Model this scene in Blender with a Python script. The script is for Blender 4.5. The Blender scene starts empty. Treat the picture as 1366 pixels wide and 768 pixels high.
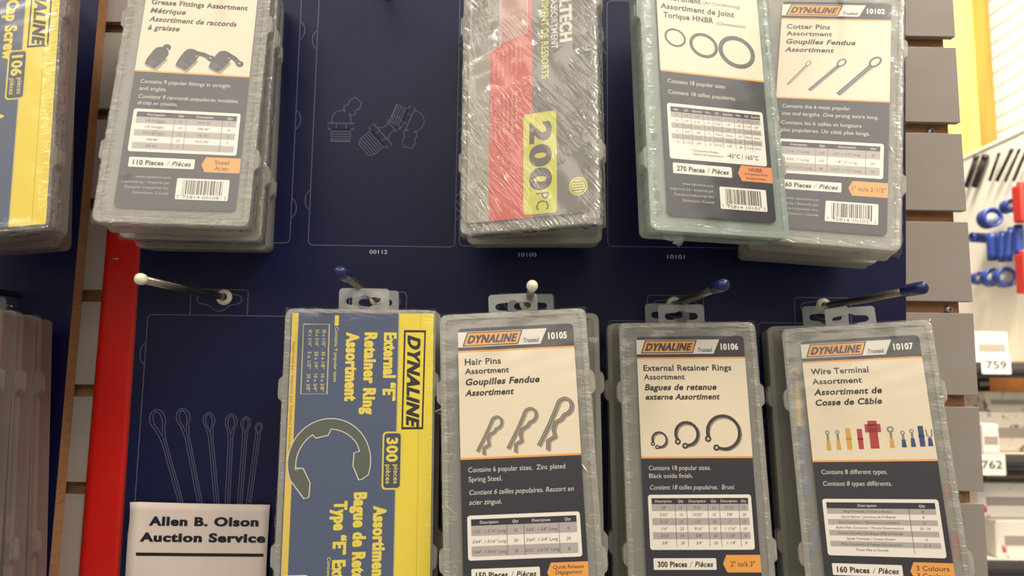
import bpy, bmesh, math, random
from mathutils import Vector, Matrix
from mathutils.geometry import tessellate_polygon
random.seed(4)
SC = bpy.context.scene; COL = SC.collection
# ------------------------------------------------------------ camera
cd = bpy.data.cameras.new('camera'); cam = bpy.data.objects.new('camera', cd); COL.objects.link(cam)
cam.location = (-0.01712, -0.5959, -0.28696)
cam.rotation_euler = (1.68655, -0.012137, -0.013170)
cd.sensor_width = 36; cd.lens = 978.19/1366*36; cd.clip_start = .01
cd.dof.use_dof = True; cd.dof.focus_distance = .51; cd.dof.aperture_fstop = 9
SC.camera = cam
SC.view_settings.view_transform = 'Standard'; SC.view_settings.look = 'None'
SC.view_settings.gamma = 1; SC.view_settings.use_curve_mapping = False
SC.view_settings.exposure = 0.38
# ------------------------------------------------------------ world and lamps
w = bpy.data.worlds.new('shop_air'); SC.world = w; w.use_nodes = True
bg = w.node_tree.nodes['Background']; bg.inputs[0].default_value = (1.0, .90, .78, 1); bg.inputs[1].default_value = .26
def lamp(name, loc, target, size, energy, col):
    d = bpy.data.lights.new(name, 'AREA'); d.shape = 'RECTANGLE'; d.size, d.size_y = size; d.energy = energy; d.color = col
    o = bpy.data.objects.new(name, d); COL.objects.link(o); o.location = loc
    o.rotation_euler = (Vector(target)-Vector(loc)).to_track_quat('-Z', 'Y').to_euler(); return o
lamp('overhead_lamp', (1.0, -.80, 1.30), (0, 0, -.25), (1.1, .2), 17, (1, .91, .78))
lamp('overhead_lamp', (-1.7, -.9, 1.25), (0, 0, -.25), (.9, .14), 8, (1, .91, .78))  # added narrow lamp at the left, put in for glints on the film
lamp('ceiling_panel', (.1, -2.5, 1.85), (0, 0, -.25), (4.6, 2.7), 62, (1, .91, .78))
lamp('aisle_lamp', (1.0, .55, 1.0), (1.5, 1.6, .1), (.5, .3), 44, (1, .88, .66))
# ------------------------------------------------------------ materials
def lin(c):
    return tuple(((v/255+.055)/1.055)**2.4 if v > 10 else v/255/12.92 for v in c[:3])+(1,)
MATS = {}
def pm(name, col, rough=.5, metal=0, alpha=1, spec=.5, noise=None, bump=None, trans=0, coat=0):
    if name in MATS: return MATS[name]
    m = bpy.data.materials.new(name); m.use_nodes = True; MATS[name] = m
    nt = m.node_tree; b = nt.nodes['Principled BSDF']
    b.inputs['Base Color'].default_value = lin(col); b.inputs['Roughness'].default_value = rough
    b.inputs['Metallic'].default_value = metal; b.inputs['Alpha'].default_value = alpha
    b.inputs['Specular IOR Level'].default_value = spec; b.inputs['Coat Weight'].default_value = coat
    b.inputs['Transmission Weight'].default_value = trans
    if noise:                                   # noise = (colour2, scale, (sx,sy,sz), low, high)
        c2, sc, st, lo, hi = noise
        tc = nt.nodes.new('ShaderNodeTexCoord'); mp = nt.nodes.new('ShaderNodeMapping'); mp.inputs['Scale'].default_value = st
        n = nt.nodes.new('ShaderNodeTexNoise'); n.inputs['Scale'].default_value = sc; n.inputs['Detail'].default_value = 6
        r = nt.nodes.new('ShaderNodeValToRGB'); r.color_ramp.elements[0].position = lo; r.color_ramp.elements[1].position = hi
        r.color_ramp.elements[0].color = lin(col); r.color_ramp.elements[1].color = lin(c2)
        nt.links.new(tc.outputs['Object'], mp.inputs[0]); nt.links.new(mp.outputs[0], n.inputs[0])
        nt.links.new(n.outputs['Fac'], r.inputs[0]); nt.links.new(r.outputs[0], b.inputs['Base Color'])
    if bump:                                    # bump = (scale, stretch, strength, distance)
        sc, st, k, dist = bump
        tc = nt.nodes.new('ShaderNodeTexCoord'); mp = nt.nodes.new('ShaderNodeMapping'); mp.inputs['Scale'].default_value = st
        n = nt.nodes.new('ShaderNodeTexNoise'); n.inputs['Scale'].default_value = sc; n.inputs['Detail'].default_value = 4
        u = nt.nodes.new('ShaderNodeBump'); u.inputs['Strength'].default_value = k; u.inputs['Distance'].default_value = dist
        nt.links.new(tc.outputs['Object'], mp.inputs[0]); nt.links.new(mp.outputs[0], n.inputs[0])
        nt.links.new(n.outputs['Fac'], u.inputs['Height']); nt.links.new(u.outputs[0], b.inputs['Normal'])
    return m
def plastic(name, col, alpha, rough=.22):
    """clear polypropylene: part see-through, part milky (diffuse + translucent), glossy skin"""
    if name in MATS: return MATS[name]
    m = bpy.data.materials.new(name); m.use_nodes = True; MATS[name] = m; nt = m.node_tree; nt.nodes.clear()
    N = nt.nodes.new; L = nt.links.new
    out = N('ShaderNodeOutputMaterial'); tr = N('ShaderNodeBsdfTransparent'); df = N('ShaderNodeBsdfDiffuse'); tl = N('ShaderNodeBsdfTranslucent')
    gl = N('ShaderNodeBsdfGlossy'); fr = N('ShaderNodeFresnel'); a1 = N('ShaderNodeMixShader'); a2 = N('ShaderNodeMixShader'); a3 = N('ShaderNodeMixShader')
    c = lin(col); df.inputs[0].default_value = c; tl.inputs[0].default_value = c
    tr.inputs[0].default_value = tuple(.75+.25*v for v in c[:3])+(1,)
    gl.inputs['Roughness'].default_value = rough; fr.inputs[0].default_value = 1.5
    a1.inputs[0].default_value = .35; a2.inputs[0].default_value = alpha
    nz = N('ShaderNodeTexNoise'); nz.inputs['Scale'].default_value = 60; tc = N('ShaderNodeTexCoord'); bp = N('ShaderNodeBump')
    bp.inputs['Strength'].default_value = .25; bp.inputs['Distance'].default_value = .002
    L(tc.outputs['Object'], nz.inputs[0]); L(nz.outputs['Fac'], bp.inputs['Height']); L(bp.outputs[0], gl.inputs['Normal']); L(bp.outputs[0], fr.inputs['Normal'])
    L(df.outputs[0], a1.inputs[1]); L(tl.outputs[0], a1.inputs[2]); L(tr.outputs[0], a2.inputs[1]); L(a1.outputs[0], a2.inputs[2])
    ge = N('ShaderNodeNewGeometry'); ms = N('ShaderNodeMath'); ms.operation = 'SUBTRACT'; ms.inputs[0].default_value = 1; mm_ = N('ShaderNodeMath'); mm_.operation = 'MULTIPLY'; L(ge.outputs['Backfacing'], ms.inputs[1]); L(ms.outputs[0], mm_.inputs[0]); L(fr.outputs[0], mm_.inputs[1])
    L(mm_.outputs[0], a3.inputs[0]); L(a2.outputs[0], a3.inputs[1]); L(gl.outputs[0], a3.inputs[2]); L(a3.outputs[0], out.inputs[0])
    return m
def film(name, angle, amount, lo=.42, hi=.62, scale=1.0, haze=.03, gloss=.9):
    """shrink wrap: clear film, glossy by Fresnel, wrinkled by stretched noise along 'angle'"""
    if name in MATS: return MATS[name]
    m = bpy.data.materials.new(name); m.use_nodes = True; MATS[name] = m; nt = m.node_tree; nt.nodes.clear()
    N = nt.nodes.new; L = nt.links.new
    out = N('ShaderNodeOutputMaterial'); tr = N('ShaderNodeBsdfTransparent'); gl = N('ShaderNodeBsdfGlossy'); fr = N('ShaderNodeFresnel')
    df = N('ShaderNodeBsdfDiffuse'); df.inputs[0].default_value = (.85, .83, .78, 1)
    mx = N('ShaderNodeMixShader'); mh = N('ShaderNodeMixShader'); mh.inputs[0].default_value = haze
    tc = N('ShaderNodeTexCoord'); mp = N('ShaderNodeMapping'); mp.inputs['Rotation'].default_value = (0, angle, 0)
    mp2 = N('ShaderNodeMapping'); mp2.inputs['Scale'].default_value = (30*scale, 90*scale, 240*scale)
    nz = N('ShaderNodeTexNoise'); nz.inputs['Scale'].default_value = 1.0; nz.inputs['Detail'].default_value = 3; nz.inputs['Distortion'].default_value = .6
    big = N('ShaderNodeTexNoise'); big.inputs['Scale'].default_value = 22; rmp = N('ShaderNodeValToRGB')
    rmp.color_ramp.elements[0].position = lo; rmp.color_ramp.elements[1].position = hi
    mul = N('ShaderNodeMath'); mul.operation = 'MULTIPLY'
    at = N('ShaderNodeAttribute'); at.attribute_name = 'wrinkle'
    mul2 = N('ShaderNodeMath'); mul2.operation = 'MULTIPLY'; add = N('ShaderNodeMath'); add.operation = 'MAXIMUM'
    bp = N('ShaderNodeBump'); bp.inputs['Strength'].default_value = 1.0; bp.inputs['Distance'].default_value = amount
    L(tc.outputs['Object'], mp.inputs[0]); L(mp.outputs[0], mp2.inputs[0]); L(mp2.outputs[0], nz.inputs[0]); L(tc.outputs['Object'], big.inputs[0])
    L(big.outputs['Fac'], rmp.inputs[0]); L(rmp.outputs[0], add.inputs[0]); L(at.outputs['Fac'], add.inputs[1])
    rg = N('ShaderNodeValToRGB'); rg.color_ramp.interpolation = 'B_SPLINE'; e = rg.color_ramp.elements; e[0].position = .40; e[1].position = .60; e[0].color = (0, 0, 0, 1); e[1].color = (0, 0, 0, 1)
    q = e.new(.5); q.color = (1, 1, 1, 1); L(nz.outputs['Fac'], rg.inputs[0])
    L(rg.outputs[0], mul.inputs[0]); L(add.outputs[0], mul.inputs[1]); L(mul.outputs[0], bp.inputs['Height'])
    gl.inputs['Roughness'].default_value = .13; gl.inputs[0].default_value = (1, 1, 1, 1); fr.inputs[0].default_value = 1.6
    L(bp.outputs[0], gl.inputs['Normal']); L(bp.outputs[0], fr.inputs['Normal'])
    mul2.inputs[1].default_value = gloss; ge = N('ShaderNodeNewGeometry'); ms = N('ShaderNodeMath'); ms.operation = 'SUBTRACT'; ms.inputs[0].default_value = 1; mm_ = N('ShaderNodeMath'); mm_.operation = 'MULTIPLY'; L(ge.outputs['Backfacing'], ms.inputs[1]); L(ms.outputs[0], mm_.inputs[0]); L(fr.outputs[0], mm_.inputs[1]); L(mm_.outputs[0], mul2.inputs[0]); mul2.use_clamp = True
    L(tr.outputs[0], mh.inputs[1]); L(df.outputs[0], mh.inputs[2]); L(mul2.outputs[0], mx.inputs[0]); L(mh.outputs[0], mx.inputs[1]); L(gl.outputs[0], mx.inputs[2]); L(mx.outputs[0], out.inputs[0])
    return m
def ink(col, rough=.45):
    return pm('ink_%d_%d_%d' % tuple(col[:3]), col, rough)
CREAM = (232, 218, 190); NAVY = (21, 21, 36); ORANGE = (236, 160, 66); WHITE = (238, 232, 220); BLACK = (22, 20, 22); GREY = (176, 168, 165); YELLOW = (238, 214, 62)
LINE = (92, 96, 116)
# ------------------------------------------------------------ object helpers
def link(name, me, mat=None, parent=None):
    o = bpy.data.objects.new(name, me); COL.objects.link(o)
    if mat is not None and not me.materials: me.materials.append(mat)
    if parent: o.parent = parent
    return o
def mesh(name, vs, fs, mat=None, parent=None, smooth=False):
    me = bpy.data.meshes.new(name); me.from_pydata([tuple(v) for v in vs], [], fs); me.update()
    bm = bmesh.new(); bm.from_mesh(me); bmesh.ops.recalc_face_normals(bm, faces=bm.faces); bm.to_mesh(me); bm.free()
    if smooth:
        for p in me.polygons: p.use_smooth = True
    return link(name, me, mat, parent)
def thing(name, label, cat, loc=(0, 0, 0), rot=(0, 0, 0), group=None):
    o = bpy.data.objects.new(name, None); COL.objects.link(o); o.empty_display_size = .01
    o.location = loc; o.rotation_euler = rot; return tag(o, label, cat, group)
def tag(o, label, cat, group=None):
    o['label'] = label; o['category'] = cat
    if group: o['group'] = group
    return o
def copy_tree(o, parent=None):
    c = o.copy(); COL.objects.link(c); c.parent = parent
    for ch in o.children: copy_tree(ch, c)
    return c
class G:
    """gathers solids, becomes ONE mesh"""
    def __init__(s): s.v = []; s.f = []
    def add(s, vs, fs):
        n = len(s.v); s.v += [tuple(v) for v in vs]; s.f += [tuple(i+n for i in f) for f in fs]; return s
    def prism(s, outer, y0, y1, holes=()):
        loops = [list(outer)]+[list(h) for h in holes]; flat = [p for l in loops for p in l]; n = len(flat)
        tri = tessellate_polygon([[Vector((p[0], p[1], 0)) for p in l] for l in loops])
        vs = [(p[0], y0, p[1]) for p in flat]+[(p[0], y1, p[1]) for p in flat]
        fs = [tuple(t) for t in tri]+[tuple(i+n for i in t) for t in tri]
        k = 0
        for l in loops:
            for i in range(len(l)):
                a, b = k+i, k+(i+1) % len(l); fs.append((a, b, b+n, a+n))
            k += len(l)
        return s.add(vs, fs)
    def box(s, x0, x1, y0, y1, z0, z1):
        return s.prism([(x0, z0), (x1, z0), (x1, z1), (x0, z1)], y0, y1)
    def tube(s, pts, r, seg=8, cap=True, rad=None):
        pts = [Vector(p) for p in pts]; n = len(pts); vs = []; fs = []
        up = Vector((.3, .2, .9)).normalized()
        for i, p in enumerate(pts):
            d = (pts[min(i+1, n-1)]-pts[max(i-1, 0)]).normalized()
            a = d.cross(up)
            if a.length < .1: a = d.cross(Vector((1, 0, 0)))
            a.normalize(); b = d.cross(a).normalized(); rr = rad[i] if rad else r
            for k in range(seg):
                t = 2*math.pi*k/seg; vs.append(p+(a*math.cos(t)+b*math.sin(t))*rr)
        for i in range(n-1):
            for k in range(seg): fs.append((i*seg+k, i*seg+(k+1) % seg, (i+1)*seg+(k+1) % seg, (i+1)*seg+k))
        if cap: fs += [tuple(range(seg)), tuple(range((n-1)*seg, n*seg))]
        return s.add(vs, fs)
    def build(s, name, mat=None, parent=None, smooth=False, bevel=0, seg=2):
        o = mesh(name, s.v, s.f, mat, parent, smooth)
        if bevel:
            b = o.modifiers.new('bevel', 'BEVEL'); b.width = bevel; b.segments = seg; b.limit_method = 'ANGLE'; b.angle_limit = .7
        return o
def rr(x0, x1, z0, z1, r, n=5):
    P = []
    for cx, cz, a in ((x1-r, z1-r, 0), (x0+r, z1-r, 90), (x0+r, z0+r, 180), (x1-r, z0+r, 270)):
        for i in range(n+1):
            t = math.radians(a+90*i/n); P.append((cx+r*math.cos(t), cz+r*math.sin(t)))
    return P
def sc2(P, k): return [(a*k, b*k) for a, b in P]
def ribbon(pts, w, closed=False):
    """flat stroke as a list of quads in 2D"""
    n = len(pts); L = []; R_ = []
    for i in range(n):
        if closed: a, b, c = pts[i-1], pts[i], pts[(i+1) % n]
        else: a, b, c = pts[max(i-1, 0)], pts[i], pts[min(i+1, n-1)]
        d = Vector((c[0]-a[0], c[1]-a[1])); d = d.normalized() if d.length > 0 else Vector((1, 0))
        h = w/2
        d1 = Vector((b[0]-a[0], b[1]-a[1])); d2 = Vector((c[0]-b[0], c[1]-b[1]))
        if d1.length > 0 and d2.length > 0:
            cs = max(.35, math.cos(d1.angle(d2)/2)); h = h/cs
        L.append((b[0]-d.y*h, b[1]+d.x*h)); R_.append((b[0]+d.y*h, b[1]-d.x*h))
    q = []
    for i in range(n if closed else n-1):
        j = (i+1) % n; q.append([L[i], L[j], R_[j], R_[i]])
    return q
def arc(cx, cz, rx, rz, a0, a1, n=24, rot=0):
    P = []
    for i in range(n+1):
        t = math.radians(a0+(a1-a0)*i/n); x, z = rx*math.cos(t), rz*math.sin(t)
        c, s = math.cos(math.radians(rot)), math.sin(math.radians(rot)); P.append((cx+x*c-z*s, cz+x*s+z*c))
    return P
TXT = {}
def text2d(s, bold=0):
    """outline of a word in the built-in font, scaled to capital height 1"""
    key = (s, bold)
    if key in TXT: return TXT[key]
    c = bpy.data.curves.new('lettering', 'FONT'); c.body = s; c.size = 1; c.resolution_u = 4 if bold else 2; c.offset = min(.04, round(bold*.75, 2)); c.space_character = 1+min(bold, .09)*1.6
    o = bpy.data.objects.new('lettering', c); COL.objects.link(o); bpy.context.view_layer.update()
    me = bpy.data.meshes.new_from_object(o.evaluated_get(bpy.context.evaluated_depsgraph_get()))
    k = 1/.73
    v = [(p.co.x*k, p.co.y*k) for p in me.vertices]; f = [tuple(p.vertices) for p in me.polygons]
    bpy.data.objects.remove(o); bpy.data.curves.remove(c); bpy.data.meshes.remove(me)
    x0 = min(p[0] for p in v); x1 = max(p[0] for p in v)
    TXT[key] = ([(a-x0, b) for a, b in v], f, x1-x0); return TXT[key]
class Ink:
    """flat print: shapes and lettering on stacked thin layers, ONE mesh with several inks"""
    def __init__(s, k=1.0): s.v = []; s.f = []; s.m = []; s.cols = []; s.k = k
    def _c(s, col):
        if col not in s.cols: s.cols.append(col)
        return s.cols.index(col)
    def poly(s, P, col, layer=0):
        n = len(s.v); y = -layer*.05
        s.v += [(a, y, b) for a, b in P]; s.f.append(tuple(range(n, n+len(P)))); s.m.append(s._c(col)); return s
    def rect(s, x0, x1, z0, z1, col, layer=0): return s.poly([(x0, z0), (x1, z0), (x1, z1), (x0, z1)], col, layer)
    def stroke(s, pts, w, col, layer=0, closed=False):
        for q in ribbon(pts, w, closed): s.poly(q, col, layer)
        return s
    def text(s, t, x, z, h, col, layer=1, width=None, bold=0, shear=0, align='l', rot=0):
        v, f, W = text2d(t, bold); kx = h if width is None else width/W
        off = 0 if align == 'l' else (-W*kx if align == 'r' else -W*kx/2)
        ca, sa = math.cos(math.radians(rot)), math.sin(math.radians(rot)); n = len(s.v); y = -layer*.05
        for a, b in v:
            px = a*kx+off+b*h*shear; pz = b*h
            s.v.append((x+px*ca-pz*sa, y, z+px*sa+pz*ca))
        if bold >= .07:
            m0 = len(v); e = h*.06; dx, dz = (e*ca, e*sa); s.v += [(a+dx, y-.01, b+dz) for a, _, b in s.v[n:n+m0]]; f = list(f)+[tuple(i+m0 for i in q) for q in f]
        c = s._c(col)
        for q in f: s.f.append(tuple(i+n for i in q)); s.m.append(c)
        return s
    def build(s, name, parent, y=0):
        me = bpy.data.meshes.new(name); k = s.k; me.from_pydata([(a*k, (b+y)*k, c*k) for a, b, c in s.v], [], s.f)
        for c in s.cols: me.materials.append(ink(c))
        for p, i in zip(me.polygons, s.m): p.material_index = i
        me.update(); o = bpy.data.objects.new(name, me); COL.objects.link(o); o.parent = parent; return o
# ------------------------------------------------------------ the setting: slat wall, boards
SLAT = pm('slat_laminate', (156, 148, 142), .42, noise=((150, 140, 131), 9, (1, 1, 3), .4, .7), bump=(600, (1, 1, 1), .05, .001))
MDF = pm('fibreboard', (176, 130, 88), .75, noise=((150, 106, 68), 90, (1, 1, 8), .35, .7))
wall = bpy.data.objects.new('wall_back', None); COL.objects.link(wall); wall['kind'] = 'structure'
PITCH = .0762; GAP = .0096
XR = .3689
sm = None
for k in range(-4, 8):
    z = -k*PITCH
    if sm is None:
        sm = G().box(-.85, 0, 0, .0065, -PITCH+GAP/2, -GAP/2).build('slat', SLAT, wall, bevel=.0004); o = sm
    else:
        o = link('slat', sm.data, None, wall); b = o.modifiers.new('bevel', 'BEVEL'); b.width = .0004; b.segments = 2
    o.location = (XR+random.uniform(-.0006, .0006), 0, z)
G().box(-.48, XR-.0055, .0095, .018, -.62, .40).build('backing_board', MDF, wall)
steel = pm('steel', (196, 192, 184), .38, .85)
for k, (x, z) in enumerate(((.3545, -.2290), (.3525, -.3818), (.3475, -.0772))):
    z = -round(-z/PITCH)*PITCH
    prof = [(0, 0), (.0022, .0002), (.0034, .0012), (.0038, .0024), (.0038, .0030)]
    vs = []; fs = []
    for r_, y in prof:
        for i in range(14):
            t = 2*math.pi*i/14; vs.append((r_*math.cos(t), y, r_*math.sin(t)))
    for j in range(4):
        for i in range(14): fs.append((j*14+i, j*14+(i+1) % 14, (j+1)*14+(i+1) % 14, (j+1)*14+i))
    g = G().add(vs, fs); g.box(-.0018, .0018, -.0004, .0003, -.00035, .00035); g.box(-.00035, .00035, -.0005, .0003, -.0018, .0018)
    o = g.build('screw_head', steel, wall, smooth=True); o.location = (x, .0065, z-.001)
    G().box(-.0017, .0017, -.0006, -.0004, -.0003, .0003).box(-.0003, .0003, -.0007, -.0004, -.0017, .0017).build('cross_recess', pm('recess', (25, 22, 20), .6), o)

BLUE = pm('blue_print', (20, 24, 66), .36, noise=((17, 20, 56), 6, (1, 1, 1), .35, .75), spec=.28)
board = thing('display_board', 'wide dark blue printed display board behind the hanging cases in the middle', 'display board', (0, 0, 0))
G().prism([(-.316, .25), (.335, .25), (.2985, -.52), (-.3105, -.52)], -.003, -.0002).build('panel', MDF, board)
G().prism([(-.3157, .25), (.3347, .25), (.2983, -.52), (-.3102, -.52)], -.0033, -.003).build('printed_face', BLUE, board)
lboard = thing('display_board', 'dark blue display board with raw brown fibreboard edge at the far left', 'display board', (0, 0, 0))
G().prism([(-.80, .25), (-.3555, .25), (-.3598, -.52), (-.80, -.52)], -.0125, -.0002).build('panel', MDF, lboard)
G().prism([(-.7997, .2497), (-.3557, .2497), (-.3600, -.5197), (-.7997, -.5197)], -.0128, -.0125).build('printed_face', BLUE, lboard)

def keyhole(cx, cz, a=14.5, h=3.0, r=6.0):
    P = []
    P += arc(cx+a-h, cz, h, h, -90, 90, 6)
    P += arc(cx, cz+.5, r*.75, r*.75, 40, 140, 8)
    P += arc(cx-a+h, cz, h, h, 90, 270, 6)
    P += arc(cx, cz-.5, r, r, 210, 330, 10)
    return P
def outline(parent, x0, x1, z0, z1, right, left, tab=None, y=-3.36):
    I = Ink(.001); w_ = .62
    P = rr(x0, x1, z0, z1, 4, 4); I.stroke(P, w_, LINE, 0, True)
    for (a, b) in right: I.stroke([(x1, a), (x1+2.6, a+2.6), (x1+4, a+6), (x1+4, b-6), (x1+2.6, b-2.6), (x1, b)], w_, LINE)
    for (a, b) in left: I.stroke([(x0, a), (x0-2.6, a+2.6), (x0-4, a+6), (x0-4, b-6), (x0-2.6, b-2.6), (x0, b)], w_, LINE)
    if tab is not None:
        I.stroke([(tab-23, z1)]+arc(tab-20, z1+18, 3, 3, 180, 90, 4)+arc(tab+20, z1+18, 3, 3, 90, 0, 4)+[(tab+23, z1)], w_, LINE)
        I.stroke(keyhole(tab, z1+13, 18, 3.6, 9), w_, LINE, 0, True)
    return I.build('case_outline', parent, y)
Rl = [(-163, -146), (-88, -71), (-10, 7), (60, 77)]; Ll = [(-156, -139), (-18, -1)]
for (x0, x1, zb) in ((-305, -192, -183.6), (-177, -57.4, -185), (-53.8, 55.6, -184), (68, 178.5, -182.5), (190, 298, -184.5)):
    outline(board, x0, x1, zb, 30, Rl, Ll)
for i, (x0, x1) in enumerate(((-302.9, -190), (-177, -60), (-53, 56), (68, 178), (190, 297))):
    outline(board, x0, x1, -470, -243.5, [(-284, -266), (-360, -342), (-440, -422)], [(-284, -266), (-424, -407)], tab=(x0+x1)/2)
NUM = (190, 190, 196)
for s_, x, z in (('00108', -243.5, -191), ('00112', -119.5, -191.5), ('10100', 2.2, -192), ('10101', 124, -192), ('10102', 245.5, -192)):
    Ink(.001).text(s_, x, z, 3.3, NUM, width=14.5, bold=.02, align='c').build('stock_number', board, -3.36)
# outline drawings of the fittings
def drawing(name, strokes, parent=board, w_=.5, y=-3.36, col=LINE):
    I = Ink(.001)
    for s_ in strokes: I.stroke(s_[0], w_, col, 0, s_[1])
    return I.build(name, parent, y)
def rotp(P, cx, cz, a):
    c, s = math.cos(math.radians(a)), math.sin(math.radians(a)); return [(cx+x*c-z*s, cz+x*s+z*c) for x, z in P]
def fit1(cx, cz, a):      # straight nipple: thread, hexagon, neck, head
    S = []
    for i in range(7): S.append((rotp([(-9+abs(i-6)*0-(.0), 0-i*2.2), (9, -i*2.2)], cx, cz, a), False))
    S.append((rotp([(-9, 0), (-9, -11), (-6.5, -15.5), (6.5, -15.5), (9, -11), (9, 0)], cx, cz, a), True))
    S.append((rotp([(-12, 0), (12, 0), (12, 5), (-12, 5)], cx, cz, a), True)); S.append((rotp([(-4, 0), (-4, 5)], cx, cz, a), False)); S.append((rotp([(4, 0), (4, 5)], cx, cz, a), False))
    S.append((rotp([(-7, 5), (-4, 9), (-3.6, 15)], cx, cz, a), False)); S.append((rotp([(7, 5), (4, 9), (3.6, 15)], cx, cz, a), False))
    S.append((rotp([(-6, 15), (6, 15), (6, 19), (4, 24), (-4, 24), (-6, 19)], cx, cz, a), True)); return S
def fit2(cx, cz, a, sgn=1, head=-60, R0=9):
    S = []
    for i in range(6): S.append((rotp([(-8, -i*2.1-5), (8, -i*2.1-5)], cx, cz, a), False))
    S.append((rotp([(-8, -5), (-8, -15), (8, -15), (8, -5)], cx, cz, a), True))
    S.append((rotp([(-11, -5), (11, -5), (11, 0), (-11, 0)], cx, cz, a), True)); S.append((rotp([(-4, -5), (-4, 0)], cx, cz, a), False)); S.append((rotp([(4, -5), (4, 0)], cx, cz, a), False))
    S.append((rotp(arc(0, 3, R0, R0, 200, -20, 20), cx, cz, a), False))
    h = [(-4.5, R0), (4.5, R0), (5.5, R0+2), (5.5, R0+4), (4, R0+5), (5.5, R0+9), (3.5, R0+14), (-3.5, R0+14), (-5.5, R0+9), (-4, R0+5), (-5.5, R0+4), (-5.5, R0+2)]
    h = [(x*math.cos(math.radians(head))-z*math.sin(math.radians(head)), 3+x*math.sin(math.radians(head))+z*math.cos(math.radians(head))) for x, z in h]
    S.append((rotp(h, cx, cz, a), True)); return S
drawing('fitting_drawing', fit2(-154, -82, 0, head=-38, R0=8))
drawing('fitting_drawing', fit1(-123, -94, -48))
drawing('fitting_drawing', fit2(-97, -78, -112, head=-78, R0=9))
# cotter pin drawings
for (x0, z0, x1, z1, r_) in ((-289.5, -327, -264, -400, 6.2), (-269.5, -325, -250, -400, 5.4), (-249, -327, -238, -400, 4.6), (-231.5, -328, -231, -393, 4.6), (-220, -329, -221.5, -392, 3.8), (-209.5, -332, -214.5, -390, 2.8)):
    d = Vector((x1-x0, z1-z0)); Ln = d.length; a = math.degrees(math.atan2(d.y, d.x))+90
    Sx = [(rotp(arc(0, 0, r_, r_*1.35, -50, 230, 20), x0, z0, a), False), (rotp([(-r_*.62, -r_*1.05), (-1.6, -r_*3), (-1.6, -Ln)], x0, z0, a), False),
          (rotp(arc(0, -.5, r_*.55, r_*1.15, -60, 240, 16)+[(-.0, -r_*2.2)], x0, z0, a), True), (rotp([(.3, -r_*2.4), (.3, -Ln)], x0, z0, a), False), (rotp([(r_*.62, -r_*1.05), (1.9, -r_*2.6), (1.9, -Ln)], x0, z0, a), False)]
    if x0 > -240: Sx.append((rotp(arc(.2, -Ln, 2, 1.4, 0, 360, 10), x0, z0, a), True))
    drawing('cotter_pin_drawing', Sx)
for (x, z, r_) in ((196, -322, 3), (202, -345, 3.2), (203, -372, 3)):
    drawing('terminal_drawing', [(arc(x, z, r_, r_, 0, 360, 12), True), (rotp([(r_, 1), (r_+4, 1.6), (r_+9, 1.6), (r_+9, -1.6), (r_+4, -1.6), (r_, -1)], x, z, random.uniform(-35, 35)), False)])
# left board print
outline(lboard, -484, -382, -183, 30, Rl, Ll, y=-12.86)
outline(lboard, -484, -382, -470, -246, [(-284, -266), (-360, -342), (-440, -422)], [], tab=-437, y=-12.86)
Ink(.001).text('10112', -419, -191, 3.3, NUM, width=14.5, bold=.02, align='r').build('stock_number', lboard, -12.86)

# red plastic strip, its staple
red = pm('red_plastic', (214, 30, 24), .38, alpha=.9, spec=.4)
vs = []; fs = []; nz_ = 40
for i in range(nz_+1):
    t = i/nz_; z = .055-.60*t; curl = max(0, 1-t/.16)**2
    xl = -.3425+.0008*math.sin(t*6)+.010*max(0, 1-t/.25)**1; xr = -.3125
    if i == 0: xl += .001
    for j in range(7):
        s_ = j/6; x = xl+(xr-xl)*s_; vs.append((x, -.0012-curl*.010*(1-s_)**1.5, z+.004*(1-s_)*(1-t)*0))
for i in range(nz_):
    for j in range(6): a = i*7+j; fs.append((a, a+1, a+8, a+7))
strip = mesh('plastic_strip', vs, fs, red, None, True); so = strip.modifiers.new('solid', 'SOLIDIFY'); so.thickness = .0005
tag(strip, 'long red plastic strip running down the wall between the two blue boards', 'strip')
st = G().tube([(-.3365, -.0016, -.1995), (-.3362, -.0032, -.1992), (-.3305, -.0034, -.1985), (-.3300, -.0016, -.1987)], .00045, 6).build('staple', steel, None, True)
tag(st, 'small metal staple in the red plastic strip', 'staple')

# paper sale card
card = thing('paper_card', 'cream paper auction card with bold navy writing and black rule, at lower left', 'card', (-.2500, -.0075, -.4480))
PAPER = pm('paper', (232, 218, 207), .6, noise=((222, 206, 196), 14, (1, 1, 1), .4, .7))
vs = []; fs = []; nx, nzz = 16, 20
def card_y(x, z):
    e = max(0, -(x+.045)/.0085); top = max(0, (z-.050)/.009)
    return -.0005-.0010*math.sin((x+.05)*32)-.0026*e*e*min(1, top+.25)-.0008*math.sin(z*70)*(x/.05)**2
for i in range(nx+1):
    for j in range(nzz+1):
        x = -.0535+.107*i/nx; z = -.060+.1185*j/nzz; vs.append((x+(.0012 if j < 12 else 0)*(0), card_y(x, z), z-.0013*(i/nx)))
for i in range(nx):
    for j in range(nzz): a = i*(nzz+1)+j; fs.append((a, a+1, a+nzz+2, a+nzz+1))
o = mesh('sheet', vs, fs, PAPER, card, True); so = o.modifiers.new('solid', 'SOLIDIFY'); so.thickness = .0004; so.offset = 0
I = Ink(.001); DK = (22, 24, 48)
def warp(I):
    I.v = [(a, card_y(a/1000, c/1000)*1000-.45, c) for a, b, c in I.v]
I.text('Allen B. Olson', -38.5, 41.3, 6.6, DK, width=84, bold=.075); I.text('Auction Service', -44.5, 29.3, 6.6, DK, width=96, bold=.075); warp(I); I.build('lettering', card)
I = Ink(.001)
for i in range(14): I.rect(-46.5+i*6.97, -46.5+(i+1)*6.97, 18.5, 20.9, (26, 20, 20))
warp(I); I.build('printed_rule', card)

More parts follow.
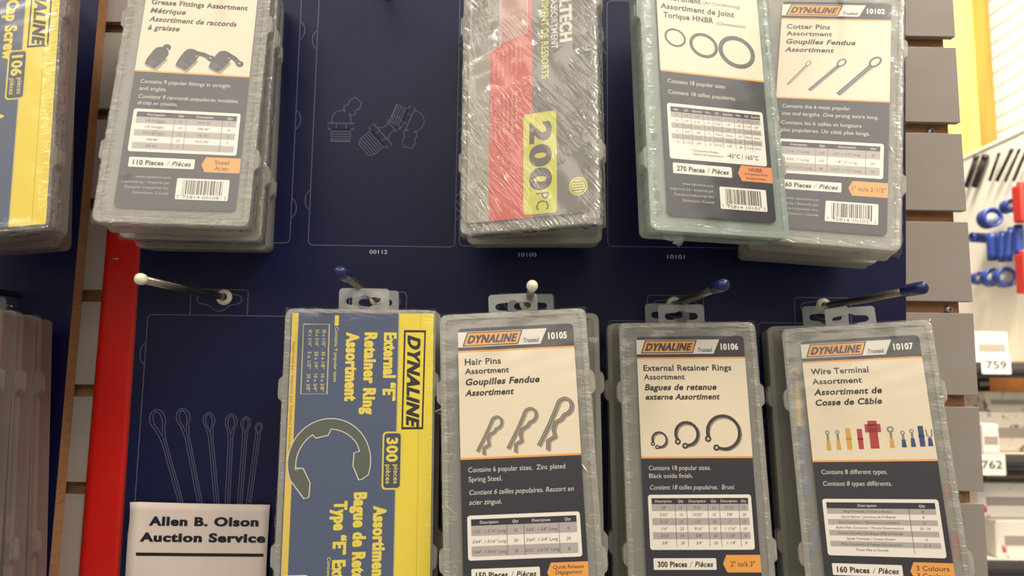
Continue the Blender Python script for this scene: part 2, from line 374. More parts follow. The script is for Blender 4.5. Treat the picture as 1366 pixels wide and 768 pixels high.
# ------------------------------------------------------------ hooks
chrome = pm('zinc_wire', (176, 170, 158), .3, .9, noise=((120, 112, 104), 40, (1, .2, 1), .4, .7))
white_pl = pm('white_nylon', (232, 230, 205), .35)
blue_cap = pm('blue_vinyl', (30, 42, 88), .25)
HOOKL = 'display hooks on the board'
def hook(bx, bz, tip, cap, label):
    t = thing('peg_hook', label, 'hook', (bx, -.0034, bz), group=HOOKL)
    tv = Vector(tip)-Vector((bx, -.0034, bz)); d = tv.normalized(); L = tv.length
    G().tube([(0, .003, 0), d*.01, d*(L*.5)+Vector((0, 0, -.0006)), d*L], .0027, 12).build('rod', chrome, t, True)
    vs = []; fs = []
    P = [(.0062, 0), (.0066, -.0008), (.0060, -.0022), (.0042, -.0030), (.0030, -.0032), (.0028, -.001)]
    for r_, y in P:
        for i in range(20):
            a = 2*math.pi*i/20; vs.append((r_*math.cos(a), y, r_*math.sin(a)))
    for j in range(5):
        for i in range(20): fs.append((j*20+i, j*20+(i+1) % 20, (j+1)*20+(i+1) % 20, (j+1)*20+i))
    G().add(vs, fs).build('collar', white_pl, t, True)
    cl = .019 if cap == 'blue' else .0035
    m = blue_cap if cap == 'blue' else white_pl
    pts = [d*(L-cl), d*(L-cl*.95), d*(L-cl*.3), d*(L+.001), d*(L+.0026), d*(L+.0033)]
    rad = [.0031, .0040, .0043, .0042, .0028, .0006] if cap == 'blue' else [.0028, .0036, .0038, .0037, .0022, .0006]
    G().tube(pts, 1, 12, rad=rad).build('end_cap', m, t, True); return t
hook(-.2423, -.2288, (-.2480, -.1305, -.2303), 'white', 'empty zinc peg hook with a white tip, above the auction card')
hook(-.1189, -.2284, (-.1215, -.1300, -.2240), 'blue', 'blue capped peg hook holding the yellow retainer ring case')
hook(.0027, -.2310, (.0014, -.1270, -.2308), 'white', 'white tipped peg hook holding the hair pins case')
hook(.1218, -.2300, (.1255, -.1255, -.2284), 'blue', 'blue capped peg hook holding the black external retainer rings case')
hook(.2439, -.2296, (.2515, -.1320, -.2293), 'blue', 'blue capped peg hook reaching over the wire terminal case, at the right')
for x, z, nm in ((-.2440, .034, 'grease fittings'), (.002, .034, 'grey and red springs'), (.124, .034, 'seal rings'), (.2455, .034, 'cotter pins'), (-.1205, .034, '')):
    hook(x, z, (x, -.140, z+.002), 'white', 'peg hook above the frame holding the %s case' % nm if nm else 'empty peg hook above the three fitting drawings on the blue board')
hook(-.405, -.2296, (-.405, -.145, -.2280), 'white', 'peg hook on the far left board holding the dark red cases')
hook(-.405, .034, (-.405, -.145, .036), 'white', 'peg hook above the frame on the far left board')

# ------------------------------------------------------------ assortment cases
U = .00088            # lid measures 115 x 244 units
W2, H2, DEP = 57.5, 122, 26
CLEAR = plastic('clear_case', (214, 212, 202), .46)
DIM = plastic('smoky_case', (196, 184, 176), .26)
DIML = plastic('smoky_lid', (206, 196, 188), .24, .18)
GREENISH = plastic('greenish_case', (204, 216, 206), .5)
LIDM = plastic('clear_lid', (222, 220, 210), .30, .16)
LIDG = plastic('greenish_lid', (212, 224, 214), .38, .16)
TABM = plastic('tab_plastic', (220, 222, 220), .42, .25)
def film_mesh(seed, amp, edge_amp, mat, parent):
    rnd = random.Random(seed); ph = [rnd.uniform(0, 6.28) for _ in range(14)]
    nx, nz = 46, 92; ex, ez = W2+12, H2+10; vs = []; fs = []; wr = []
    for i in range(nx+1):
        for j in range(nz+1):
            x = -ex+2*ex*i/nx; z = -ez+2*ez*j/nz
            dx = max(0, abs(x)-W2-.6); dz = max(0, abs(z)-H2-.6)
            ed = max(0, 1-min(W2-abs(x), H2-abs(z))/12) if dx == 0 and dz == 0 else 1
            a = amp+edge_amp*ed
            n = (math.sin(x*.21+z*.13+ph[0])+math.sin(z*.9+math.sin(x*.3+ph[1])*2+ph[2])*.6*ed+math.sin(x*.8+z*.35+ph[3])*.4+math.sin(x*.11-z*.41+ph[4]))*.35*a
            X = max(-W2-.7, min(W2+.7, x)); Z = max(-H2-.7, min(H2+.7, z)); y = -1.9+n
            if dx > 0 or dz > 0:
                y = -1.4+(dx+dz)*1.15+rnd.uniform(-.4, .4); X += math.copysign(n*.7+.2, x) if dx else 0; Z += math.copysign(n*.7+.2, z) if dz else 0
                y = min(y, DEP-4)
            y = min(y, -1.2) if dx == 0 and dz == 0 else y
            vs.append((X*U, y*U, Z*U)); wr.append(min(1, ed*ed))
    for i in range(nx):
        for j in range(nz): a = i*(nz+1)+j; fs.append((a, a+1, a+nz+2, a+nz+1))
    o = mesh('shrink_wrap', vs, fs, mat, parent, True)
    if sum(p.normal.y for p in o.data.polygons) > 0: o.data.flip_normals()
    at = o.data.attributes.new('wrinkle', 'FLOAT', 'POINT')
    for i, v in enumerate(wr): at.data[i].value = v
    return o
SHARED = {}
def shared(key, fn, name, parent):
    if key not in SHARED:
        o = fn(); SHARED[key] = o; o.parent = parent; return o
    s = SHARED[key]; o = s.copy(); COL.objects.link(o); o.parent = parent; o.name = name; return o
def case(name, label, pose, green=False, film_mat=None, seed=1, amp=.12, edge=.8, latch_side=1, inner=None, tab=True, group=None, ndiv=7, wrap=True):
    root = thing(name, label, 'case', pose[:3], pose[3:], group)
    A, B = (GREENISH, LIDG) if green else ((DIM, DIML) if inner else (CLEAR, LIDM)); g = 'g' if green else ('d' if inner else 'c')
    k = lambda P: sc2(P, U)
    def tray():
        q = G(); q.prism(k(rr(-W2+1.5, W2-1.5, -H2+1.5, H2-1.5, 5)), 7.5*U, DEP*U, [k(rr(-W2+2.9, W2-2.9, -H2+2.9, H2-2.9, 4))])
        q.prism(k(rr(-W2+1.6, W2-1.6, -H2+1.6, H2-1.6, 5)), (DEP-.9)*U, DEP*U)
        q.prism(k(rr(-W2+.3, W2-.3, -H2+.3, H2-.3, 6)), 7.6*U, 9.4*U, [k(rr(-W2+2.9, W2-2.9, -H2+2.9, H2-2.9, 4))])
        return q.build('tray', A, None, bevel=.0004)
    def lid():
        q = G(); q.prism(k(rr(-W2, W2, -H2, H2, 6)), 0, 7*U, [k(rr(-W2+1.4, W2-1.4, -H2+1.4, H2-1.4, 5))])
        q.prism(k(rr(-W2+1.3, W2-1.3, -H2+1.3, H2-1.3, 5)), .6*U, 1.7*U)
        q.prism(k(rr(-W2+.2, W2-.2, -H2+.2, H2-.2, 6)), -.9*U, .5*U, [k(rr(-W2+4.4, W2-4.4, -H2+4.4, H2-4.4, 4))])
        return q.build('lid', B, None, bevel=.0004)
    shared('tray'+g, tray, 'tray', root); shared('lid'+g, lid, 'lid', root)
    for i in range(ndiv):
        z = -H2+2*H2*(i+1)/(ndiv+1)
        d = shared('div'+g, lambda: G().box((-W2+3)*U, (W2-3)*U, 3*U, (DEP-1)*U, -.6*U, .6*U).build('divider', A, None), 'divider', root)
        d.location = (0, 0, z*U)
    for x in (-W2/3, W2/3):
        d = shared('divv'+g, lambda: G().box(-.6*U, .6*U, 3*U, (DEP-1)*U, (-H2+3)*U, (H2-3)*U).build('divider', A, None), 'divider', root)
        d.location = (x*U, 0, 0)
    def latch():
        q = G(); q.prism(k([(0, -10), (2.6, -7.5), (3.2, -6.5), (3.2, 6.5), (2.6, 7.5), (0, 10)]), -.2*U, 11*U)
        q.prism(k([(0, -6), (4, -5), (4, 5), (0, 6)]), 3*U, 8*U)
        return q.build('latch', A, None, bevel=.0004)
    for z in (64, -64):
        for sd in (latch_side, -latch_side):
            l = shared('latch'+g, latch, 'latch' if sd == latch_side else 'hinge', root)
            l.location = (sd*(W2-.3)*U, 0, (z if sd == latch_side else z*.95)*U); l.rotation_euler = (0, 0 if sd > 0 else math.pi, 0)
            if sd < 0: l.location[1] = 0
    if tab:
        def tabf():
            out = [(-20, -2), (20, -2)]+arc(17, 17, 3, 3, 0, 90, 4)+arc(-17, 17, 3, 3, 90, 180, 4)
            q = G().prism(k(out), 0, 1.5*U, [k(keyhole(0, 9.5, 14.5, 2.9, 6.2))]); return q.build('hang_tab', TABM, None, bevel=.0003)
        h = shared('tab', tabf, 'hang_tab', root); h.location = (0, (DEP-7)*U, (H2-.5)*U)
    if inner:
        G().box((-W2+4)*U, (W2-4)*U, 10*U, 20*U, (-H2+4)*U, (H2-4)*U).build('inner_tray', inner, root)
    if wrap:
        film_mesh(seed, amp, edge, film_mat or FILM, root)
    return root
FILM = film('shrink_film', .3, .0014, .55, .75, haze=.03, gloss=1.6)
FILM_L = film('shrink_film_light', -.2, .0007, .68, .85, haze=.008, gloss=1.1)
FILM_W = film('shrink_film_wrinkled', -.9, .0024, .47, .64, haze=.12, gloss=1.9)
FILM_H = film('shrink_film_crinkled', .15, .0030, .64, .8, haze=.06, gloss=1.1)
XL, XRt, ZT, ZB = -43.3, 46.7, 110, -110
Y0 = -1.0            # label stands just proud of the lid's recess
def dyna_label(root, code, titles, desc, table, plate, flag, bar, illus, flagcol=ORANGE, lab=None):
    card_ = G().prism(sc2(rr(XL, XRt, ZB, ZT, 3.5), U), (Y0-.15)*U, (Y0+.2)*U).build('label', ink(NAVY), root)
    if lab: card_['label'] = lab
    y = Y0-.2
    I = Ink(U); I.rect(XL, XRt, 11.2, 91.4, CREAM, 0).rect(XL, XRt, 10, 11.4, ORANGE, 1).rect(XL, XRt, 91, 92.4, ORANGE, 1); I.build('cream_panel', card_, y)
    I = Ink(U); I.poly([(XL, 95.2), (XL+64, 95.2), (XL+69.5, 107.2), (XL, 107.2)], (226, 220, 208), 0)
    I.poly([(-40, 95.8), (3.5, 95.8), (7.5, 106.8), (-36, 106.8)], BLACK, 1); I.poly([(-38.7, 96.6), (3, 96.6), (6.2, 106), (-35.2, 106)], ORANGE, 2)
    I.text('DYNALINE', -36.3, 98.2, 6.2, BLACK, 3, width=37.5, bold=.075, shear=.35); I.text('Trusted.', 7, 96.8, 3.6, BLACK, 2, width=12.8, bold=.03, shear=.25)
    I.text(code, 27, 98.6, 5.2, WHITE, 1, width=14.5, bold=.05); I.build('header_print', card_, y)
    I = Ink(U)
    for t, z, h, wd, b, sh, x in titles: I.text(t, x, z, h, BLACK, 1, width=wd, bold=b, shear=sh)
    I.build('title_print', card_, y)
    I = Ink(U)
    for t, z, wd, sh in desc: I.text(t, -37.6, z, 3.7, (214, 208, 200), 1, width=wd, shear=sh, bold=.006)
    I.build('description_print', card_, y)
    z1, z0, cols, head, rows, extra = table
    I = Ink(U); I.poly(rr(-39.3, 43, z0, z1, 2), WHITE, 0)
    nr = len(rows); zt = z1-2.6; hh = 4.6; rh = ((zt-hh)-(z0+2.6+extra))/nr; xs = [-36.6+c*77 for c in cols]+[40.4]
    I.rect(-36.6, 40.4, zt-hh, zt, NAVY, 1)
    for j, hd in enumerate(head): I.text(hd, (xs[j]+xs[j+1])/2, zt-hh+1.3, 2.1, WHITE, 2, align='c', shear=.2)
    for i, rw in enumerate(rows):
        za = zt-hh-rh*(i+1)
        if i % 2 == 0: I.rect(-36.6, 40.4, za, za+rh, GREY, 1)
        for j, tx in enumerate(rw):
            if tx: I.text(tx, (xs[j]+xs[j+1])/2, za+rh*.28, min(2.3, rh*.45), (60, 54, 56), 2, align='c', shear=.15)
    for x in xs[1:-1]: I.rect(x-.15, x+.15, zt-hh-rh*nr, zt-hh, (70, 66, 70), 3)
    if extra:
        I.text('Temperature Range /', -20, z0+7.4, 1.9, (60, 54, 56), 2); I.text('Gamme de temperature', -20, z0+4.4, 1.9, (60, 54, 56), 2)
        I.text('-45°C / 165°C', 9, z0+4.6, 3.6, (50, 46, 48), 2, width=27, bold=.02)
    I.build('table_print', card_, y)
    I = Ink(U); I.poly(rr(-37.2, 12, -75.4, -66.8, .8), WHITE, 0); I.text(plate, -34, -73.2, 4.1, (32, 28, 30), 1, width=23, bold=.05); I.text('Pièces', -34+29, -73.2, 4.1, (32, 28, 30), 1, width=14, bold=.045, shear=.25); I.text('/', -34+25, -73.4, 4.4, (32, 28, 30), 1, shear=.2)
    I.build('piece_count_print', card_, y)
    I = Ink(U); I.poly([(17.2, -71), (20.2, -64.4), (XRt, -64.4), (XRt, -77.4), (20.2, -77.4)], flagcol, 0)
    n = len(flag)
    for i, (t, h, wd) in enumerate(flag):
        zz = -71+(n/2-i-.5)*(3.6 if n == 3 else 5.2)-h/2
        I.text(t, 32.6, zz, h, (60, 40, 20), 1, width=wd, bold=.02, align='c', shear=.15 if i else 0)
    I.build('size_flag_print', card_, y)
    I = Ink(U)
    for i, (t, wd) in enumerate((('www.dynaline.com', 26), ('Imported by / Importé par', 36), ('Dynaline Industries Inc.', 33), ('Edmonton, Canada', 26))):
        I.text(t, -4.5, -84.5-i*4.5, 2.4, (170, 166, 164), 1, width=wd, align='r')
    I.build('address_print', card_, y)
    I = Ink(U); I.poly(rr(.5, 40, -101.5, -83.5, 1), WHITE, 0); rb = random.Random(int(bar[-5:])); x = 5.2
    while x < 35.5:
        b = rb.choice((.35, .35, .7, 1.0)); I.rect(x, min(x+b, 35.8), -97.2 if 6.5 < x < 34 else -99, -85, BLACK, 1); x += b+rb.choice((.35, .5, .8))
    I.text(bar, 6.2, -100.6, 2.7, BLACK, 1, width=27); I.text('7', 1.6, -100.6, 2.7, BLACK, 1); I.text('5', 37.2, -100.6, 2.7, BLACK, 1); I.build('barcode_print', card_, y)
    I = Ink(U); illus(I); I.build('picture_print', card_, y)
    return card_
def T4(a, b, c, d, wa, wb, wc, wd_):
    return [(a, 81.2, 5, wa, .045, 0, -38.4), (b, 74.2, 4.5, wb, .045, 0, -38.4), (c, 65.6, 5, wc, .055, .22, -38.6), (d, 57.4, 4.7, wd_, .055, .22, -38.8)]
# --- pictures printed on the labels
def il_hair(I):
    g1, g2, g3 = (92, 86, 80), (150, 142, 132), (206, 194, 170)
    for (cx, cz, s_) in ((-22, 16, .82), (2.5, 17, .95), (27.5, 18, 1.12)):
        L = 31*s_; ang = 62
        def tr(P): return rotp(P, cx-9*s_, cz-1, ang-90)
        head = arc(2.5*s_, L, 4.8*s_, 5.4*s_, 200, -60, 18)
        A = tr([(-2.0*s_, 0)]+[(-1.6*s_, L*.5)]+head+[(4.2*s_, L*.72), (1.6*s_, L*.60), (2.3*s_, L*.45), (5.2*s_, L*.33), (2.2*s_, L*.18), (4.8*s_, 0)])
        I.stroke([(a+1.2, b-1) for a, b in A], 2.4*s_, g3, 0); I.stroke(A, 2.2*s_, g1, 1); I.stroke(A, 1.0*s_, g2, 2)
def lugring(I, cx, cz, r, wd, a, lug, col=(44, 40, 40)):
    I.stroke([(x+1, z-1) for x, z in arc(cx, cz, r, r, a+22, a+338, 36)], wd, (196, 182, 160), 0)
    I.stroke(arc(cx, cz, r, r*1.02, a+20, a+340, 40), wd, col, 1)
    for d in (20, -20):
        t = math.radians(a+d); x, z = cx+math.cos(t)*(r+lug*.3), cz+math.sin(t)*(r+lug*.3)
        I.poly(arc(x, z, lug, lug, 0, 350, 16), col, 2); I.poly(arc(x, z, lug*.42, lug*.42, 0, 350, 10), (205, 190, 165), 3)
def il_rings(I):
    lugring(I, -28, 25, 5.8, 1.5, 232, 1.8); lugring(I, -5.5, 29.5, 9.0, 2.3, 240, 2.5); lugring(I, 24.5, 30.5, 13, 2.5, 222, 2.6)
def il_orings(I):
    for cx, cz, r, wd in ((-29, 41, 8.4, 1.8), (-4.5, 37, 11.2, 2.8), (24.5, 34.5, 14.5, 3.9)):
        I.stroke(arc(cx, cz, r, r*.86, 0, 352, 40, -18), wd, (62, 66, 60), 1, True)
def il_cotter(I):
    for (x0, z0, x1, z1, w_, r_) in ((-35, 24, -20, 44, 1.0, 2.2), (-17, 19, 6, 45, 2.2, 3.3), (6, 16, 32, 46, 3.0, 4.3)):
        d = Vector((x1-x0, z1-z0)).normalized(); a = math.degrees(math.atan2(d.y, d.x)); c1, c2 = (74, 64, 78), (140, 128, 140)
        I.stroke([(x0+1.2, z0-.6), (x1+1, z1-1)], w_, (208, 196, 168), 0)
        I.stroke([(x0, z0), (x1, z1)], w_, c1, 1); I.stroke([(x0+d.y*.4, z0-d.x*.4), (x1, z1)], w_*.3, c2, 2)
        I.stroke(arc(x1+d.x*r_, z1+d.y*r_, r_*1.25, r_*.8, 0, 350, 20, a), w_*.55, c1, 2, True)
def il_grease(I):
    dk, md, hl = (42, 42, 54), (78, 78, 92), (168, 164, 170)
    for k_, (cx, cz) in enumerate(((-26, 27), (-2, 27), (24, 27))):
        def P(L): return rotp(L, cx, cz, -28)
        I.poly([(a+1.2, b-1.4) for a, b in P([(-6, -14), (5, -14), (7, 0), (-6, 2)])], (200, 188, 164), 0)
        I.poly(P([(-5, -13), (4, -13), (5.5, -8), (6.5, 0), (-6.5, 1), (-6.2, -8)]), dk, 1); I.stroke(P([(-5.8, -3), (6, -3.6)]), .7, md, 2); I.stroke(P([(-5, -8), (5, -8.4)]), .5, md, 2)
        I.poly(P([(-3, -12), (1, -12), (1, -7), (-4, -6.5)]), md, 2); I.poly(P(arc(0, 2, 6.2, 5.4, 0, 350, 20)), dk, 2)
        if k_ == 0: I.poly(P(arc(1, 8.5, 3.3, 3.3, 0, 350, 16)), dk, 2); I.poly(P(arc(2.2, 7.6, .9, .9, 0, 350, 8)), hl, 3)
        else:
            e = (15, 7) if k_ == 1 else (14.5, 2.5)
            a = P([(2, 5), e]); I.stroke(P([(2, 5), (e[0]*.55, (5+e[1])/2+1), e]), 4.2, dk, 2); I.poly(arc(a[1][0], a[1][1], 3, 3, 0, 350, 14), dk, 3)
            I.poly(arc(a[1][0]-.4, a[1][1]+.5, .9, .9, 0, 350, 8), hl, 4); I.poly(P(arc(4.2, 2.8, .9, .9, 0, 350, 8)), hl, 4); I.stroke(P([(e[0]*.75-1, e[1]*.9+2.6), (e[0]*.75+1, e[1]*.9-1.6)]), .8, md, 4)
def il_wire(I):
    ye, rd, bl, gr = (212, 164, 60), (176, 44, 44), (38, 62, 112), (132, 132, 128)
    for x, c, h, kind in ((-30, ye, 16, 0), (-22.5, ye, 16, 1), (-14.5, ye, 17, 2), (-6, rd, 16, 2), (4, rd, 22, 3), (16.5, ye, 17, 4), (25, bl, 13, 0), (31.5, bl, 14, 1), (38, bl, 16, 2), (43.6, bl, 13, 5)):
        z = 19+(x+30)*.03; b = .48*h
        w_ = 1.8 if kind != 3 else 3.4
        if kind == 2: I.poly([(x-1.9, z), (x+1.9, z), (x+1.9, z+h), (x-1.9, z+h)], c, 1); I.rect(x-2.2, x+2.2, z+h*.45, z+h*.55, c, 1)
        elif kind == 3: I.rect(x-3.2, x+3.2, z, z+h*.75, c, 1).rect(x-5.8, x+5.8, z+h*.58, z+h*.88, c, 1).rect(x-3.4, x+3.4, z+h*.8, z+h, c, 1)
        else:
            I.poly([(x-w_, z), (x+w_, z), (x+1.3, z+b), (x-1.3, z+b)], c, 1)
            if kind == 5: I.stroke([(x-2, z+h), (x-1.6, z+b+2), (x, z+b), (x+1.6, z+b+2), (x+2, z+h)], 1, gr, 1)
            else:
                r_ = 2.6 if kind == 4 else 1.7
                I.rect(x-.9, x+.9, z+b, z+h-r_, gr, 1); I.poly(arc(x, z+h-r_, r_, r_, 0, 350, 14), gr, 2); I.poly(arc(x, z+h-r_, r_*.5, r_*.5, 0, 350, 10), (225, 212, 186), 3)
# --- poses (front lid centre, tilt) of each hanging case
def behind(pose, dy, dx=0, dz=0, tilt=.5, yaw=.4, roll=1):
    p = list(pose); p[0] += dx; p[1] += dy; p[2] += dz; p[3] *= tilt; p[5] *= yaw; p[4] *= roll; return p
TB = pm('inner_maroon', (128, 52, 50), .6); TBG = pm('inner_dark', (52, 50, 54), .6)

P_gr = [-0.2454, -0.0848, -0.0841, -0.1879, -0.0037, 0.1169]
r = case('assortment_case', 'grease fittings case, topmost of the stack hanging top left', P_gr, film_mat=FILM_H, seed=3, amp=.12, edge=1.3)
dyna_label(r, '00108', [('Grease Fittings Assortment', 75.5, 5, 78, .05, 0, -38.4), ('Métrique', 67, 5, 28, .055, .22, -38.4), ('Assortiment de raccords', 58.6, 5, 70, .055, .22, -38.4), ('à graisse', 50.4, 5, 25, .055, .22, -38.4)],
  [('Contains 9 popular fittings in straight', -.5, 70, 0), ('and angles.', -7, 21, 0), ('Contient 9 raccords populaires modèles', -14.4, 77, .2), ('droits et coudés.', -20.2, 31, .2)],
  (-24, -62, [0, .38, .5, .86], ['Description', 'Qty', 'Description', 'Qty'], [['1/8 Straight', '10', 'M10 45°', '5'], ['1/8 Straight', '10', 'M8 90°', '10'], ['5/16 Straight', '10', 'M6 90°', '5'], ['M6 45°', '20', 'M10 90°', '5'], ['M8 45°', '5', '', '']], 0),
  '110 Pieces', [('Steel', 4, 11), ('Acier', 4, 11)], '75814 00108', il_grease)
GS = 'stacked cases behind the front one'
for i, (dy, dx, t, yw) in enumerate(((.0320, -.0035, .45, .7), (.0575, -.0085, .0, .4))):
    r = case('assortment_case', ('clear case behind the grease fittings case, second in its stack', 'clear case nearest the board in the grease fittings stack')[i], behind(P_gr, dy, dx, -.001*i-.001, t, yw), wrap=(i == 0), film_mat=FILM, seed=31+i)

P_hn = [0.1272, -0.1010, -0.0862, -0.1142, 0.0093, 0.1953]
r = case('assortment_case', 'greenish seal rings case with three dark rings pictured, in front at top right', P_hn, green=True, wrap=True, film_mat=FILM_L, seed=5, amp=.10, edge=.6, latch_side=-1)
dyna_label(r, '10101', [('HNBR O-Ring', 87.6-6, 5, 38, .055, 0, -40.4), ('Assortment', 74.8, 5, 36, .055, 0, -40.4), ('(Air Conditioning)', 75.3, 3, 33, .01, .1, -2.4), ('Assortiment de Joint', 66.5, 5, 65, .055, .1, -40.4), ('Torique HNBR', 58.5, 5, 44, .055, .05, -38.4), ('(Climatisation)', 57.6, 3, 26, .01, .1, 8)],
  [('Contains 18 popular sizes.', .5, 50, 0), ('Contient 18 tailles populaires.', -9, 58, .0)],
  (-17, -63.5, [0, .12, .22, .36, .46, .56, .7, .8, .89], ['No.', 'I.D.', 'Section', 'No.', 'I.D.', 'Section', 'No.', 'I.D.', 'Section'], [['6', '1/4"', '3/8"', '12', '3/16"', '5/16"', '18', '4 7/8"', '5/16"'], ['8', '1/4"', '3/16"', '14', '7/16"', '1/4"', '20', '11/16"', '1/8"'], ['10', '5/16"', '1/16"', '16', '1/2"', '1/8"', '22', '7mm', '2mm'], ['11', '3/4"', '1/8"', '17', '7mm', '2mm', '24', '9mm', '2mm'], ['13', '1/2"', '3/32"', '19', '8mm', '2mm', '26', '11mm', '3mm'], ['15', '11/32"', '3/8"', '21', '9/16"', '1/8"', '28', '17mm', '3mm']], 9.5),
  '270 Pieces', [('HNBR', 3.4, 12), ('Hydrogenated Nitrile', 1.7, 20), ('Butadiene Rubber', 1.7, 17)], '75814 10101', il_orings, flagcol=(228, 142, 84))
HN = r
# twist of film hanging under the seal rings case
def tuft(x, y, z, s, seed):
    rnd = random.Random(seed); vs = []; fs = []
    for i in range(9):
        for j in range(7):
            a = j/6*math.pi*1.7; t = i/8; rad = s*(.25+.9*t)*(1+.35*math.sin(5*a+i))
            vs.append((x+(t-.2)*s*3+rnd.uniform(-.3, .3)*s, y+math.cos(a)*rad*.5, z-t*s*.6+math.sin(a)*rad*.6+rnd.uniform(-.2, .2)*s))
    for i in range(8):
        for j in range(6): a = i*7+j; fs.append((a, a+1, a+8, a+7))
    return vs, fs
FT = film('film_scrap', 0, .002, .1, .3, haze=.22)
def add_tuft(root, specs, name='film_fold'):
    for sp in specs:
        v, f = tuft(*sp); mesh(name, v, f, FT, root)
P_co = [0.2224, -0.0740, -0.0912, -0.2132, 0.1164, -0.2280]
r2 = case('assortment_case', 'cotter pins case with three pins pictured, at the top right edge of the board', [0.2224, -0.0740, -0.0912, -0.2132, 0.1164, -0.2280], film_mat=FILM_L, seed=9, amp=.10, edge=1.0)
dyna_label(r2, '10102', T4('Cotter Pins', 'Assortment', 'Goupilles Fendue', 'Assortiment', 36, 38, 57, 40),
  [('Contains the 6 most popular', 1, 54, 0), ('size and lengths. One prong extra long.', -6.2, 76, 0), ('Contient les 6 tailles et longeurs', -15, 63, 0), ('plus populaires. Un côté plus longs.', -22, 70, 0)],
  (-29, -61, [0, .36, .48, .86], ['Description', 'Qty', 'Description', 'Qty'], [['1/16", 1" Long', '100', '1/8", 1-1/4" Long', '40'], ['3/32", 1" Long', '150', '1/8", 2" Long', '50'], ['3/32", 1-1/2" Long', '80', '5/32", 2-1/2" Long', '30']], 0),
  '460 Pieces', [('1" to/à 2-1/2"', 4, 25)], '75814 10102', il_cotter)
case('assortment_case', 'clear case hanging behind the cotter pins case', behind([0.2224, -0.0740, -0.0912, -0.2132, 0.1164, -0.2280], .0370, .004, .000, .5, .9, .8), wrap=False)

# --- springs case
P_sp = [-0.0016, -0.0936, -0.0812, -0.053, -0.0302, -0.363]
r = case('assortment_case', 'grey, red and yellow springs case in badly wrinkled film, top middle', P_sp, film_mat=FILM_W, seed=12, amp=.45, edge=1.5)
SG = (124, 118, 112); SR = (222, 96, 84)
cdl = G().prism(sc2(rr(-52, 49, -113, 114, 2), U), (Y0-.15)*U, (Y0+.2)*U).build('label', ink((168, 164, 150)), r); y = Y0-.2
I = Ink(U); I.rect(-33, 4, -113, 114, SR, 0).rect(4, 49, -113, 114, SG, 0); I.build('colour_bands', cdl, y)
I = Ink(U); I.text('ULTECH', 28, 76, 9.8, WHITE, 1, width=46, bold=.07, rot=-90).text('SPRING ASSORTMENT', 20.3, 93, 5.6, WHITE, 1, width=68, bold=.02, rot=-90).text('ASSORTIMENT DE RESSORTS', 12.0, 93, 6.2, (228, 226, 110), 1, width=92, bold=.03, rot=-90); I.build('title_print', cdl, y)
I = Ink(U); rnd = random.Random(2)
for i, t in enumerate(('Compression Springs', 'Extension Springs', 'Ressorts de compression', '10 pc 17/64" x 2-1/2"', '10 pc 1/4" x 2-1/4"', '20 pc 5/16" x 1-3/8"', '10 pc 1/2" x 1-1/4"')):
    I.text(t, -6.5-i*3.9, 36-i*.8, 2.0, (242, 186, 170), 1, width=28-rnd.random()*6, rot=-90); I.text(t, -10-i*3.7, -6-i, 2.0, (242, 186, 170), 1, width=36-rnd.random()*10, rot=-90)
I.build('contents_print', cdl, y)
I = Ink(U); I.poly(rr(-3.5, 24, -111, -27.5, 3), (222, 220, 82), 2); I.text('200', 2.5, -35, 17.5, (98, 94, 88), 3, width=56, bold=.09, rot=-90); I.text('PC', 7, -94, 11, (110, 106, 92), 3, width=14, rot=-90); I.build('quantity_print', cdl, y)
I = Ink(U); I.poly(arc(41, -92, 7.4, 7.4, 0, 350, 24), (222, 220, 82), 1); I.poly(arc(41, -92, 6.2, 6.2, 0, 350, 24), (150, 144, 90), 2); I.poly(arc(41, -92, 5.4, 5.4, 0, 350, 24), (222, 220, 82), 3)
for i in range(4): I.rect(36.8, 45.2, -95.6+i*2.1, -94.6+i*2.1, (130, 124, 84), 4)
I.build('seal_print', cdl, y)
I = Ink(U); cg, cl_, cdk = (158, 150, 142), (196, 188, 178), (108, 102, 96)
I.poly([(-50, 48), (-45, 27), (-24, 36), (-24, 114), (-50, 114)], cg, 2); I.stroke([(-50, 114), (-50, 48), (-45, 27), (-24, 36), (-24, 114)], 1.2, cl_, 3)
for i in range(60):
    x = -46+rnd.random()*18; z = 38+rnd.random()*72; I.stroke([(x, z), (x+rnd.uniform(-2, 2), z+rnd.uniform(3, 7))], .7, rnd.choice((cl_, cdk)), 4)
for z in (50, 64, 80, 96): I.stroke([(-48, z), (-24, z+1)], .8, cl_, 5)
I.poly([(-23, 38), (0, 43), (0, 114), (-23, 114)], (206, 160, 150), 2); I.stroke([(-23, 114), (-23, 38), (0, 43), (0, 114)], .9, (212, 190, 182), 3); I.rect(0, 2.4, 50, 55, (200, 170, 160), 3); I.build('picture_print', cdl, y)
case('assortment_case', 'clear case behind the springs case, only its lower edge and latch showing', behind(P_sp, .0400, .006, -.002, .3, .2, .3), wrap=False)
add_tuft(HN, [(-.034, .010, -.1085, .0045, 11)])
add_tuft(r, [(.044*1, -.001, -.1065, .0032, 3)])

